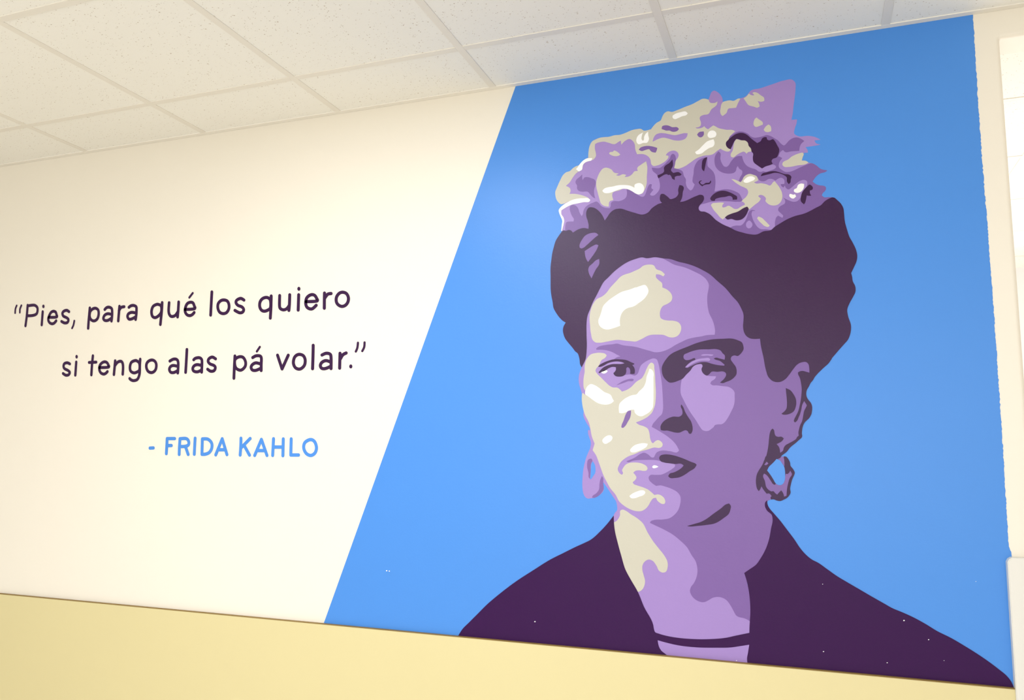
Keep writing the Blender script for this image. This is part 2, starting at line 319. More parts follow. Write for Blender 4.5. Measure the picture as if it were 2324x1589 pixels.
# name, colour, layer, parent, label, outline
SHAPES = [
 ('flower_crown','L',1,None,'crown of purple, cream and dark flowers painted above the dark hair', CROWN_TOP+" p 1889,460 1850,490 1780,520 1720,545 1640,525 1590,500 1560,500 1480,500 1400,520 1340,535 1290,530"),
 ('shadow_petal','M',2,'flower_crown','', "A 715,1260! 713,1330 722,1390! 770,1325 830,1320 920,1345 1000,1385 1020,1430 1005,1530 B 985,300 985,400 1010,505! 960,480 900,420 850,360 700,350 640,335 600,290 595,210 560,140 580,80 650,20"),
 ('shadow_petal','M',2,'flower_crown','', """B 325,1230 330,1130 360,1040 420,1030 515,1028! 525,980 480,900 445,810 430,740 450,670 500,650 560,665 620,730 650,820
   700,905! 725,870 740,790 790,700 870,640 960,600 1045,575 1080,600 1150,680 1230,715 1335,725! 1355,690 1370,600 1410,570 1550,565
   1640,535 1700,490 1730,400 1715,270 1850,300 1950,400 2000,440 2110,460 2150,400 2180,310 2210,230 D 350,880 395,885 390,980 430,1005
   410,1030 350,1110 370,1135 430,1140 500,1090 560,1010 578,920 560,800 520,680 410,570 390,505! 480,515 560,515 650,460 740,370
   800,300 830,220 870,190 910,210 935,270 940,340 920,430 900,515 990,540 1090,590 1120,690 1165,770 1165,860 1200,960 1265,1025
   1300,1010 1340,950 1365,885! 1320,830 1320,750 1340,650 1350,530 1380,440 1440,350 1530,295 1650,265! 1655,400 1660,470 1720,530
   1780,590 1820,670 1835,760 1835,900 1815,1050! G 520,420 660,395 770,405 900,450 980,500 1020,570 1050,640! 1030,665 930,680
   750,670 500,665 340,680 200,720 80,760 60,900 p 1560,500 1480,500 1400,520 1340,535 1282,530"""),
 ('shadow_petal','M',2,'flower_crown','', """F -95,535 -55,570 -50,710 -20,800 40,880 80,890 130,860 180,780 270,680 340,645 440,640 460,720 490,790 560,870 640,910
   760,950 820,995 880,1000 910,990 980,1000 1080,970 1180,930 1215,890 1200,860 1150,835 1000,860 1050,740 1200,680 1265,650 1355,690!
   1300,760 1275,830 1280,900 1350,960 1420,1000 1520,1000 1600,975 1750,905 1900,840 2020,805 2120,850 2220,930 2380,970! 2330,1005
   2210,1040 2120,1110 2040,1220! 2130,1285 2220,1310 2300,1320 2340,1345 2340,1410 2270,1490 2250,1535 2300,1575 2400,1575 2490,1578
   2400,1800 2000,2050 1600,2250 1190,2290 1195,2100 1220,2030 1260,1995 1355,2045 1375,2010 1320,1940 1260,1870 1270,1820 1310,1780
   1370,1745 1410,1720 1420,1660 1380,1585! 1440,1620 1520,1655 1600,1680 1680,1670 1760,1600 1790,1520 1840,1430 1920,1290 1910,1210
   1860,1185 1750,1210 1640,1290 1560,1360 1490,1400 1440,1370 1410,1310! 1380,1360! 1320,1300 1320,1280! 1400,1275! 1405,1240 1390,1170
   1330,1135 1270,1150 1200,1200! 1110,1160 1040,1165 960,1210 890,1215 830,1190 790,1130 700,1090 550,1110 440,1190 410,1235 365,1210
   400,1120 445,1040 445,980 380,930 345,870! 320,900 300,980 260,1020 180,1040 100,1040 -20,1010 -100,960 -160,880 -185,760 -180,680
   -150,600"""),
 ('shadow_petal','M',2,'flower_crown','', """F 130,270 160,210 250,140 330,95 420,85 520,110 580,140 640,195 720,225 820,215 920,190 1000,165 1080,185 1180,240
   1260,290 1330,365 1400,400 1440,365 1520,280 1610,230 1700,220 1780,250 1855,300! 1780,370 1750,440 1740,525! 1560,535 1420,550
   1370,505 1310,550 1265,645 1150,690 900,600 600,300 350,170 200,250"""),
 ('shadow_petal','M',2,'flower_crown','', """G 1255,865 1335,878 1335,888 1275,890 1255,950 1270,1030 1320,1150 1380,1240 1450,1295 1600,1305 1700,1320 1600,1430
   1380,1480 1000,1440 770,1270 820,1240 900,1220 1020,1215 1090,1150 1130,1080 1160,1000 1190,920 1220,885"""),
 ('petal','L',3,'flower_crown','', "G 1205,1105 1250,1140 1278,1200 1250,1260 1190,1285 1140,1250 1130,1190 1160,1130"),
 ('cream_petal','C',3,'flower_crown','', """B 650,-250! 560,-220 500,-180 430,-115 350,-90 290,-40 210,100 130,280 105,340 105,440 135,540 180,600 225,635 290,625 400,575
   600,550 800,540 890,530 850,490 760,450 640,415 540,400 425,402! 450,330 440,280 400,245 343,220! 430,140 500,30 560,-50 635,-115!"""),
 ('cream_petal','C',3,'flower_crown','', """A 850,885! 855,760 880,620 910,550 945,505 1020,465 1120,425 1220,413 1320,405 1450,370 1570,360 1700,315 1840,255 1950,232
   2050,228 2110,265 2200,255 2275,235! C 430,1060 500,990 600,925 630,850 680,770 750,728 850,740 970,700 1150,625 1320,560 1440,495
   1560,440 1610,442 1685,465! 1705,520 1790,540 1840,530 1885,500! 1870,570 1740,690 1680,785 1550,815 1490,850 1480,900 1500,950
   1510,1000 1490,1065 1440,1090 1385,1095! 1400,1110 1460,1115 1540,1095 1585,1065! 1620,1105 1670,1135! 1740,1080 1790,1045! 1840,1070 1900,1105
   2000,1130 2080,1145 2240,1155 2285,1180! 2200,1260 E 150,1420 F 130,280 75,360 120,450 185,495 150,535 130,540 20,515 D 1950,75!
   1870,130 1790,195 1550,240 1400,300 1270,390 1160,465 1060,510 960,530 900,515! 920,430 940,340 980,290 1000,200 970,150 910,120
   820,130 740,180 710,225! 770,235 770,270 720,340 640,400 520,455 420,465 390,440 360,320 A 2250,900 2180,830 2100,800 1958,800!
   1920,700 1900,560 1850,490 1790,455 1700,490 1600,585! 1590,490! 1530,525 1460,570 1310,540 1210,515 1120,525 1050,545 1005,570!
   1000,670 1020,760 1025,840 990,900 945,940 930,890"""),
 ('cream_petal','C',3,'flower_crown','', """E 2,622 90,590 170,578 240,590 380,535 403,540! 350,640 305,745! 220,755 130,770 90,860 0,935! -30,910 -55,840 -45,750 -20,650"""),
 ('cream_petal','C',3,'flower_crown','', """E 475,533! 540,490 597,422! 640,455 700,465 720,460! 675,410! 700,395 770,400 860,460 945,530 945,590 880,610 795,595! 830,660
   840,715 790,745 720,725 570,670 530,610"""),
 ('cream_petal','C',3,'flower_crown','', "E 770,968 810,1000 915,1100 910,1130 870,1145 730,1170 705,1140 705,1070 740,990"),
 ('cream_petal','C',3,'flower_crown','', "E 1040,1125 1080,1150 1105,1230 1100,1280 1020,1300 970,1290 930,1245 980,1170"),
 ('cream_petal','C',5,'flower_crown','', """F 312,255! 420,285 520,295 570,340 590,410 640,470 655,540! 570,560 545,590! 490,545 400,570 330,610 230,675 190,660
   180,620 230,510 250,400 270,320"""),
 ('cream_petal','C',3,'flower_crown','', """F 1810,560! 1840,590 1820,660 1795,745! 1900,755 1950,790 1900,820 1700,855 1500,890 1400,885 1360,850 1360,800 1400,760
   1480,725 1560,660 1680,600"""),
 ('cream_petal','C',3,'flower_crown','', """G 797,165! 830,167 1010,235 1040,200 1080,120 1140,70 1210,48 1290,65 1370,100 1412,190! 1370,215 1310,240! 1350,262 1480,260
   1600,285 1680,310 1710,285 1740,240 1780,212 1820,260 1900,370 1950,490 1955,580 1920,680 1850,745 1750,765 1660,745 1600,700
   1570,660 1585,610 1550,560 1500,530 1450,525 1405,550! 1470,610 1440,660 1330,750 1212,850! 1150,860 950,930 800,980 680,1020
   605,1082! 560,1050 480,960 400,870 332,755 370,715 450,705 600,700 635,705! 590,780 600,810 650,805 740,770 800,800 880,845
   940,840 1000,800 1108,745! 1095,710 1030,668! 1060,635 1140,560 1180,460 1160,400 1100,360 1010,320 900,250"""),
 ('cream_petal','C',3,'flower_crown','', "G 1410,1015 1480,1040 1560,1110 1670,1222 1640,1250 1560,1235 1480,1170 1420,1110 1382,1055"),
 ('cream_petal','C',3,'flower_crown','', """A 1245,1105 1320,1120 1390,1160 1420,1205 1545,1240! 1480,1275! 1530,1290 1640,1255 1715,1270! 1675,1320! 1770,1305 1850,1250
   1900,1190 1975,1180! 1960,1130 2060,1030 2165,960! 2190,1080 2180,1300 2170,1500 B 2125,320 2080,390 1950,380 1800,270 1680,270
   1560,320 1400,390 1395,450 1420,540! 1335,575 1315,690! 1230,680 1150,630 1100,500 1070,390 1035,250 1030,150 A 1070,1300
   1120,1200 1180,1130"""),
 ('cream_petal','C',3,'flower_crown','', "A 1322,775 1350,750 1410,745 1430,720 1500,740 1580,808! 1540,835 1460,845 1370,820 1330,795"),
 ('petal','L',4,'flower_crown','', "C 410,1418! 430,1340 480,1260 560,1225 680,1225 800,1250 920,1268 1050,1240 1130,1222 1208,1225! 1190,1300 1150,1350 1080,1380 900,1385 780,1350 650,1325 540,1355"),
 ('shadow_petal','M',4,'flower_crown','', "C 615,1130 630,1065 690,1045 770,1050 850,1085 980,1095 1008,1125 980,1165 920,1190 840,1185 800,1165 720,1165 650,1140"),
 ('shadow_petal','M',4,'flower_crown','', "C 1420,1255 1460,1205 1570,1182! 1575,1250 1545,1300 1500,1320 1450,1300"),
 ('shadow_petal','M',4,'flower_crown','', "D 95,100! 130,55 200,25 330,12 410,25 518,58! 505,110 480,165 400,150 360,120 340,90 280,95 220,115 170,130"),
 ('highlight','W',5,'flower_crown','', """B 180,770 210,720 300,640 400,580 500,535 600,510 740,500 850,502 895,535 885,565 740,590 600,620 480,645 380,690 240,775!
   240,860 290,940 305,1000 290,1100 255,1240 237,1240 250,1100 260,1010 225,920 190,830"""),
 ('highlight','W',5,'flower_crown','', "A 940,888! 930,935 860,960 790,985 740,1030 720,1100 715,1140 638,1195! 570,1140! 600,1110 640,1050 680,1000 740,940 820,895"),
 ('highlight','W',5,'flower_crown','', """B 1170,330 1210,285 1300,250 1400,235 1500,210 1680,200 1800,215 1900,262! 1905,190 1950,165 2040,160 2100,210 2120,290
   2090,370 2040,405 1990,415 1930,395 1850,345 1760,300 1680,285 1560,300 1450,340 1350,375 1270,387 1200,370"""),
 ('highlight','W',5,'flower_crown','', """C 192,1205! 165,1290 165,1370 190,1395 210,1380 215,1320 250,1240 310,1185! 315,1280 330,1340 320,1390 290,1435 200,1445
   80,1470 45,1420 45,1350 80,1280"""),
 ('highlight','W',5,'flower_crown','', "C 865,830 900,800 1050,745 1170,735 1210,775 1180,810 1080,840 980,885 910,905 870,880"),
 ('highlight','W',5,'flower_crown','', "C 1760,1160 1820,1175 1860,1240 1840,1300 1780,1325 1700,1330 1660,1290 1665,1230 1710,1175"),
 ('highlight','W',5,'flower_crown','', "C 1790,1360 1810,1400 1810,1490 1790,1520 1690,1565 1600,1625 1530,1680 1470,1700 1400,1695 1375,1650 1450,1600 1550,1500 1650,1410"),
 ('highlight','W',5,'flower_crown','', "F 470,1210 520,1150 600,1105 680,1105 740,1140 720,1180 650,1215 530,1250 485,1235"),
 ('highlight','W',5,'flower_crown','', "F 1850,1275 1845,1350 1800,1430 1740,1470 1660,1475 1615,1440 1620,1405 1680,1370 1710,1300 1780,1265"),
 ('highlight','W',5,'flower_crown','', "H 525,900 560,905 600,920 645,908 668,960 600,1010 540,985 512,945"),
 ('dark_mark','D',4,'flower_crown','', """D 860,318! 875,420 870,470 830,570 880,625! 1010,610 1072,660 1040,685 960,695 915,715! 915,785 860,760 830,700 795,665
   765,675 740,655 680,665 620,700 540,748! 518,685! 670,590 670,500 700,460 790,400"""),
 ('dark_mark','D',4,'flower_crown','', "D 1652,268! 1625,370 1600,500 1580,590 1545,560 1530,420 1550,330 1620,275"),
 ('dark_mark','D',4,'flower_crown','', "D 1525,795 1530,805 1490,830 1490,850 1540,890 1620,850 1700,840 1728,795 1740,810 1715,870 1620,890 1570,905 1535,930 1470,870 1455,840 1480,805"),
 ('dark_mark','D',4,'flower_crown','', """F 180,490 120,460 75,390 75,340 130,270 200,210 320,135 410,115 520,140 590,190 650,245 785,348! 870,295 890,250 960,210
   1000,215 1010,265 1060,285 1150,262 1190,310 1240,400 1285,490 1265,600 1230,670 1130,715 1110,750 1138,818! 1080,845 970,880 895,925!
   800,860 700,770 685,680 690,580 655,540 640,470 590,410 575,345 530,300 430,285 310,260 260,320 220,410"""),
 ('dark_mark','D',4,'flower_crown','', """F 865,1100 890,1050 1000,1010 1190,985 1300,1015 1400,1050 1510,1065 1560,1110 1545,1180 1540,1240 1500,1280 1460,1220
   1455,1130 1380,1070 1290,1035 1200,1022 1050,1055"""),
 ('dark_mark','D',4,'flower_crown','', """H 975,690 1020,715 1050,760 1035,805 980,825! 980,880 1012,942! 960,945 910,935 890,1040 865,1115 845,1140 775,1065
   775,980 800,880 860,790 920,730"""),
 ('dark_mark','D',4,'flower_crown','', """G 320,620 360,540 440,475 540,435 640,430 760,465 860,515 930,570 925,630 828,635! 820,580 790,555 650,570 520,590
   430,630 420,660 340,650"""),
 ('dark_mark','D',5,'flower_crown','', "G 1155,790 1190,830 1170,900 1120,1000 1040,1075 900,1100 800,1070 700,1080 652,1035 700,995 800,950 950,900 1080,820"),
 ('face','L',2,None,'light and mid purple face with cream cheek, dark brow and calm eyes', """T 925,1510 950,1450 1005,1380 1005,1290 985,1190 910,1070 830,950 760,840 690,740 640,500 560,280 460,70
   P 400,1190 410,1080 400,1000 370,920 345,830 345,770! 396,768! 375,700 330,630 280,540 240,430 245,330 220,200 N 210,1400 205,1230
   180,1140 150,1040 135,940 140,820 170,720 200,640! 200,500 240,300 250,0 J 950,1300 950,900 1000,700 1200,250 1380,0 I 1600,1100 1900,900 2319,800
   K 340,120 600,150 1000,280 1400,560 1700,880 1800,1080 1800,1300 1900,1430 2050,1440 M 500,900 560,1200 620,1450 R 700,700 850,730 1000,680
   1250,350 1450,250 1600,350 1620,600 1500,600 1430,700 1450,1050 1580,1300 1500,1589 S 1440,150 1360,400 1365,520 1100,720 1050,800
   940,900 850,960 650,1150 600,1300 V 900,300 1000,560! 1050,600 1090,630 1112,660 1085,700 1095,738! 1028,765! 1010,800 985,860 1010,950
   1090,1060 1160,1180 Z 340,500 250,700 150,850 80,950 140,1200 140,1500 X 1860,800 1860,1000 1840,1100 1800,1200 500,1200 250,880 50,450
   W 500,1500 380,1300 250,950 150,530 150,400 145,330"""),
 ('shadow_patch','M',3,'face','', """K 430,175 540,235 620,280 800,330 950,395 1080,465 1150,530 1185,600 1180,680 1165,760 1165,930 1195,1070 1240,1160
   1275,1270 1285,1340 1280,1405! 1150,1412 1070,1430 950,1450 O 700,200 560,265 430,330 300,410 200,455 60,492
   -40,495 N 1750,265 1640,235 1430,175 1110,130 1010,100 900,115 750,130 560,185 530,210 535,240 700,242 780,255 900,295 1000,350
   1080,390! 1000,410 940,450 1000,520 1100,560 1200,700 1185,810! 1300,800 1420,822 1480,770 1500,710 1550,590 1620,530 1750,460
   1840,435 1900,455 1940,540 1970,680 1995,830 2020,1000 2035,1200 2045,1400 P 2045,300 2020,400 1950,470 1870,560 1820,620
   1790,690! 1900,750 2000,810 2180,930 Q 400,1240 460,1320 490,1380 510,1430 480,1460 300,1440 80,1435 P 1900,1275 1870,1320
   1830,1385 1800,1385 1700,1310 1610,1275 1540,1300 1400,1390 1280,1445 1215,1470 1240,1485 1380,1455 1620,1440 1900,1448 1960,1460
   U 350,290 560,320 620,345 618,385 560,440 450,510 300,575 180,580 50,590 25,620 30,690 90,760 190,830! 300,818 380,840 560,905
   680,980 740,1070 748,1150 730,1270 690,1380 600,1490 500,1560 W 950,345 800,355 750,375 738,400 800,430 950,500
   1100,585 1230,690 1330,790 1400,910 1470,1020 1495,1130 1495,1200 1480,1270 1440,1360 1390,1430 X 885,290 915,370 990,440
   1110,470 1180,440 1250,400 1350,388 1450,425 1530,520 1580,610 1625,685 1770,735 1840,775 1870,800 1880,400 1800,100 Z 150,870
   250,720 345,500 V 1160,1180 1090,1060 1010,950 985,860 1010,800 1028,765! 1095,738! 1085,700 1112,660 1090,630 1050,600 1000,560
   900,300 S 600,1300 650,1150 850,960 940,900 1050,800 1100,720 1365,520 1360,400 1440,150 1500,60 R 1580,1300 1450,1050 1430,700
   1500,600 1620,600 1600,350 1450,250 1250,350 1000,680 850,730 700,700 M 620,1450 560,1200 500,900 K 2050,1440 1900,1430 1800,1300
   1800,1080 1700,880 1400,560 1000,280 600,150 450,130"""),
 ('cheek_patch','L',4,'face','', """O 820,830 860,795 950,768 1030,770 1045,800 1020,870 1030,930 1080,990 1130,1025 1200,1035 1350,1040 1340,1080 1300,1120
   1240,1160 1220,1210 1260,1240 1370,1248 1500,1265 1640,1285 1710,1325 1765,1390 1775,1500 Q 1770,150 1775,270 1750,420 1700,530
   1620,680 1540,790 1490,825 1380,835 1320,855 1300,890 1240,940 1190,975 1090,980 1040,960 1000,910 900,750 750,530 620,290
   550,130 545,30 O 550,1250 575,1110 650,950"""),
 ('cream_patch','C',4,'face','', """K 0,387 80,350 140,305 230,285 310,300 345,355 430,390 485,440 460,475 400,445 345,440 340,480 380,530 440,585 445,650!
   520,685 590,760 603,810 590,860 530,910 450,950 415,1010 405,1080 420,1140 450,1160 530,1178 620,1182 710,1215 745,1280
   740,1340 690,1420 620,1448 560,1445 470,1410 360,1403 240,1412 100,1480 0,1515 J 2060,1350 1900,1335 1710,1315 1500,1350
   1300,1380 1210,1370 1165,1335 1110,1160 1090,980 1080,800 1100,660 1150,520 1240,395 1380,320 1460,250 1550,130 1670,0
   I 1800,1270 2050,1175"""),
 ('cream_patch','C',4,'face','', """N 410,345 500,318 650,310 740,335 770,370 740,420 650,480 610,560 590,600 530,670 515,710 560,790 640,870 740,970 840,1060
   910,1095 1010,1100 1070,1140 1115,1190! 1190,1165 1300,1105 1450,960 1570,880 1620,800 1680,660 1740,560 1780,530 1835,560
   1850,660 1865,800 1875,1000 1885,1200 1875,1430 P 1870,170 1840,270 1800,360 1700,460 1580,530 1430,590! 1500,640 1620,680
   1700,730 1740,840 1760,970 1800,1050 1820,1065! 1880,1010 1930,990 2000,1020 2040,1080 2030,1130 1990,1160 1840,1160 1700,1205
   1530,1250 1400,1310 1260,1360 1180,1410 1090,1490 T 1050,360 1020,460 1070,550 1115,580 1140,545 1118,475 1150,410 1210,340
   1280,310 1400,298 1500,305 1620,345 1680,390 1698,430 1670,480 1610,490 1500,475 1420,490 1370,530 1420,585 1445,640 1420,690
   1360,745 1375,780 1450,815 1600,865 1700,910 1780,970 1850,1035! 1950,1025 2040,1070 2090,1140 2100,1190 2080,1235 2030,1240
   1970,1210 1910,1150 1890,1100 1830,1110 1770,1180 1720,1270 1650,1350 1560,1400 1460,1405 1350,1380 1270,1345 1150,1270
   1060,1190 970,1030 850,880 760,720 700,600 620,380 580,270 530,140 450,20! P 495,1070! 430,900 400,740 370,610 270,400 215,180
   205,0 N 212,1228! 240,1225 280,1265! 290,1200 250,1110 240,1000 250,850 268,750 270,600 300,480 350,400"""),
 ('cream_patch','C',4,'face','', """W 270,200 300,188 350,205 430,260 540,330 620,400 700,550 780,680 880,810 960,910 1020,1030 1022,1100 985,1185 940,1193
   890,1170 840,1080 780,1005 725,985 665,1010 620,1080 618,1150 640,1240 660,1320 650,1400 610,1470 550,1500 500,1480 380,1290
   250,950 150,560 145,410 215,360 260,280"""),
 ('highlight','W',5,'face','', """K 0,662 100,625 170,612 205,650 222,700 180,800 80,890 0,935 J 2200,490 2050,565 1950,590 1830,680 1780,790 1765,900 1775,995
   1600,1055 1500,1078 1390,1060 1300,980 1280,880 1320,770 1360,640 1380,570 1500,430 1650,320 1800,230 2000,170 2150,110"""),
 ('highlight','W',5,'face','', "N 290,1160 340,1060 400,1020 500,1045 600,1110 700,1190 870,1280 900,1350 932,1400! 880,1450 820,1475 650,1475 550,1440 460,1380 340,1290 285,1250"),
 ('highlight','W',5,'face','', """N 1740,670 1790,690 1825,740 1828,900 1830,1200 1825,1430 P 1810,260 1760,330 1650,410 1550,450 1460,420 1405,360 1395,300
   1330,300 1200,360 1110,380 1050,370 1045,250 1060,170 1130,90 1250,10 N 1350,1270 1450,1250 1500,1190 1610,1080 1660,960
   1680,840 1720,740"""),
 ('highlight','W',5,'face','', "P 670,1000 720,930 800,885 860,885 900,930 880,990 810,1045 730,1075 690,1050"),
 ('highlight','W',5,'face','', "P 1300,1230 1340,1160 1400,1110 1500,1075 1620,1060 1700,1075 1680,1130 1600,1190 1500,1235 1380,1270 1320,1260"),
 ('highlight','W',5,'face','', "T 1800,400 1820,370 1870,363 1945,395! 1890,420 1820,425"),
 ('highlight','W',5,'face','', "T 1285,1060 1330,1020 1450,960 1570,930 1620,940 1645,980 1610,1030 1500,1075 1400,1110 1320,1105"),
 ('nostril','M',6,'face','', "P 1322,318! 1318,400 1300,480 1250,570 1180,680 1130,715 1100,700 1105,660 1150,550 1210,390 1250,330"),
 ('nostril','D',5,'face','dark painted nostril with a thin curved tail', """Q 90,880 130,800 220,720 300,680 370,658 540,648 580,610 580,500 550,430 560,378! 600,430 650,550 720,670 780,760 803,820
   800,1020 780,1048 740,1045 710,990 660,965 600,985 530,1018 420,1018 330,995 250,975 150,975 95,960"""),
 ('mouth','D',5,'face','', """U 260,190 290,140 360,118 500,120 600,140 800,205 1000,290 1080,320 1112,350 1070,420 950,500 800,600 720,635 620,650
   500,645 465,610 490,560 600,520 700,470 780,410 815,365 770,333 620,333 500,318 380,300 290,265"""),
 ('chin_line','D',5,'face','', """W 1330,450! 1450,415 1550,385 1650,330 1750,255 1870,170 1950,105 2000,90 2028,125 2022,190 2000,250 1920,320 1770,410
   1650,432 1500,448 1360,456"""),
 ('ear_shadow','D',5,'face','', "R 1033,908! 1140,960 1210,1050 1260,1150 1272,1250 1255,1350 1210,1440 1130,1490 1020,1515 960,1508 935,1490 1000,1440 1045,1380 1060,1280 1055,1150 1040,1000"),
 ('eyelid_crease','M',5,'face','', "N 980,1045 1040,1010 1100,970 1200,925 1300,900 1370,905 1385,920 1370,940 1260,950 1170,985 1080,1015"),
 ('eye','D',5,'face','heavy shaded eye under a thick dark brow', """O 120,840 160,740 220,650 300,560 380,505 500,450 700,370 900,290 1100,235 1250,205 1500,190 1750,192 1850,225 1940,275
   1970,350 1975,430 1950,480 1890,550 1850,580 1760,568 1700,600 1685,650 1730,730 1800,830 1820,940 1815,990 1760,1070 1680,1130
   1580,1170 1500,1198 1440,1185! 1540,1090 1575,1030 1578,980 1555,950 1530,938 1380,940 1240,945 1200,990 1140,1025 1080,995 1035,940
   1020,880 1045,800 1030,772 950,768 860,800 820,835 770,910 680,1000 580,1105 500,1140 350,1185 300,1185 220,1130 150,1040 120,920"""),
 ('eyelid','M',6,'face','', """O 610,600 620,560 700,515 850,460 950,438 1180,430 1400,435 1450,455 1500,520 1550,570 1552,620 1545,665! 1440,640 1340,620
   1298,640! 1320,655 1450,700 1500,740 1545,780 1535,800 1400,788 1250,755 1130,720 1000,725 900,755 760,820 690,850 650,835
   700,780 800,700 880,670 880,640 860,627 800,650 730,672 650,668 620,640"""),
 ('eyelid','L',7,'face','', "O 1000,565 1050,545 1150,540 1295,550 1280,565 1150,568 1030,572"),
 ('eyelid','L',7,'face','', "O 650,840 690,838 760,795 900,720 1010,690 1150,690 1200,690 1220,660 1200,635 1080,632 950,650 860,680 760,740 700,785"),
 ('eye','D',5,'face','slim dark eye with a curved lid line', """N 570,625 600,590 680,540 800,490 940,455 1050,455 1250,485 1320,520 1400,555! 1385,575 1350,585! 1390,640 1410,720 1400,785 1350,790 1300,785
   1305,720 1280,655 1240,635 1215,655 1215,720 1190,800 1140,835 1060,850 980,840 935,805 920,770 960,730 980,680 975,635 900,628
   820,655 740,710 640,750 600,770 582,755 620,710 680,650 800,590 900,565 1000,562 1110,560 1172,545! 1110,520 1000,505 900,515
   800,545 700,600 620,628"""),
 ('eyelid','L',4,'face','', "N 660,618 700,580 800,530 900,500 1000,490 1120,505 1185,545 1120,575 1000,580 900,580 800,600 700,640"),
 ('highlight','W',5,'face','', "N 645,750 700,710 760,700 792,725 760,760 700,780 660,770"),
 ('hair','D',6,None,'dark plum hair swept up around the face and under the flower crown', HAIR_RIGHT+" "+JAW+" "+HAIRLINE+" "+HAIR_LEFT+" REV "+CROWN_LOW),
 ('hair_highlight','M',7,'hair','', "I 850,580 870,510 910,440 980,350 1050,310 1130,288 1240,295 1280,335 1220,380 1140,450 1020,560 940,625 890,640 855,620"),
 ('hair_highlight','M',7,'hair','', "I 968,700! 1060,640 1150,585 1250,552 1282,570 1250,650 1170,780 1045,948! 1010,890 985,820"),
 ('hair_highlight','M',7,'hair','', "I 1300,878! 1300,990 1220,1120 1160,1240 1125,1320! 1065,1200 1052,1110 1070,1055 1150,980 1230,905"),
 ('ear_glint','M',8,'hair','', "S 545,1150 600,1080 640,1120 580,1160"),
 ('jacket','J',6,None,'dark plum jacket with a thin strap across the throat', """Y 103,1512! 150,1440 220,1370 320,1270 430,1160 560,1050 750,905 950,775 1150,650 1300,575 1430,510 1540,460 1600,430
   1720,325 1790,250 1867,152! W 165,400 180,530 220,700 280,920 350,1150 430,1300 545,1500 X 150,540 300,840 310,900 330,950 380,970
   500,1005 700,1040 960,1060 1200,1060 1480,1035 1600,1008 1833,960! 1835,870 1840,780 1848,640 1840,430 1820,270 1790,130
   Z 45,905! 110,860 180,810 230,740 290,630 330,510 350,400 368,300 360,250 300,190 280,140 285,100 305,78! 312,130 330,165
   380,225 450,305 530,410 620,530 680,620 740,690 820,755 880,785 980,855 1100,940 1200,1000 1380,1105 1500,1175 1650,1260
   1720,1300 1850,1355 1950,1400 a 1200,780 1330,860 1500,945 1620,1015 1750,1095 1900,1195 2040,1300 2130,1375 2180,1440
   2205,1500 2215,1560! p 2303,1575! 1700,1524! 1030,1464!"""),
 ('collar_gap','L',7,'jacket','', """X 370,1078! 500,1115 700,1160 960,1190 1300,1198 1550,1192 1700,1170 1830,1150! 1810,1280 1795,1370 1800,1430 1820,1500!
   600,1420! 510,1310 430,1245 400,1200 380,1140"""),
 ('earring','L',1,None,'light purple teardrop earring hanging by the cream cheek', """P 350,760! 420,765 560,1200 T 640,420 745,760! 690,745! 692,800 690,950 640,1010 560,1070 470,1105 400,1112
   350,1120 290,1090 240,1000 222,900 225,600 240,450 270,310 310,170 360,50 P 400,1160 410,1080 400,1000 370,920 345,830"""),
 ('earring_shadow','M',2.5,'earring','', "T 340,250 380,215 420,210 445,245 415,320 405,500 388,670 370,650 355,530 325,400 325,320"),
 ('earring_shadow','M',2.5,'earring','', "T 660,605 685,640 690,760 692,920 640,1000 560,1070 490,1100 440,1098 440,1080 540,990 590,920 605,780 620,700"),
 ('earring_hole','B',2.5,'earring','', "T 450,268 500,350 515,450 510,530 460,610 420,670 390,690 403,560 413,400 420,330"),
 ('earring','D',7,None,'dark plum and mid purple hoop earring hanging below the shaded ear', """V 1230,-190 1340,-230 1385,-233 1400,-242 1440,-235 1490,-180 1530,-100 1540,-30 1600,50 1637,140 1620,190 1580,280 1550,390
   1532,500 1542,585 1510,650 1450,710 1380,745 1320,772 1220,760 1160,735 1100,740 1085,700 1112,660! 1090,630 1050,600 1000,608!
   930,520 880,440! 850,510 820,550 785,500 760,400 758,260 780,160 820,80 890,-30 940,-130 990,-250 1100,-260"""),
 ('earring_glint','M',8,'earring#2','', "S 850,1015 900,1000 940,965 985,968! 1000,1060 1003,1185! 960,1130 910,1060 870,1030"),
 ('earring_hole','B',8,'earring#2','', """V 1010,80! 1050,0 1120,-70 1170,-120 1225,-183 1300,-150 1350,-80 1395,-10 1415,90 1420,180 1410,300 1380,370 1340,405
   1260,408 1205,370 1150,280 1080,170"""),
 ('earring_glint','M',9,'earring#2','', """V 940,150 920,190 960,320 1000,470 1060,530 1110,555 1150,548 1190,590 1240,628 1270,590 1330,530! 1360,570 1390,640
   1395,672 1450,655 1455,560 1480,400 1530,240 1572,170 1535,85! 1510,130 1480,158 1433,155! 1423,200 1412,300 1380,370 1340,408 1265,411
   1205,378! 1195,405 1165,400 1090,310 1030,220 980,170"""),
]
import math
def parse(s):
    def seq(txt):
        out=[];t=None
        for w in txt.split():
            if w in TILES: t=TILES[w]; continue
            c=w.endswith('!'); x,y=w.rstrip('!').split(',')
            out.append((t[0]+float(x)/t[2], t[1]+float(y)/t[2], c))
        return out
    if ' REV ' in s:
        a,b=s.split(' REV ')
        return seq(a)+seq(b)[::-1]
    return seq(s)
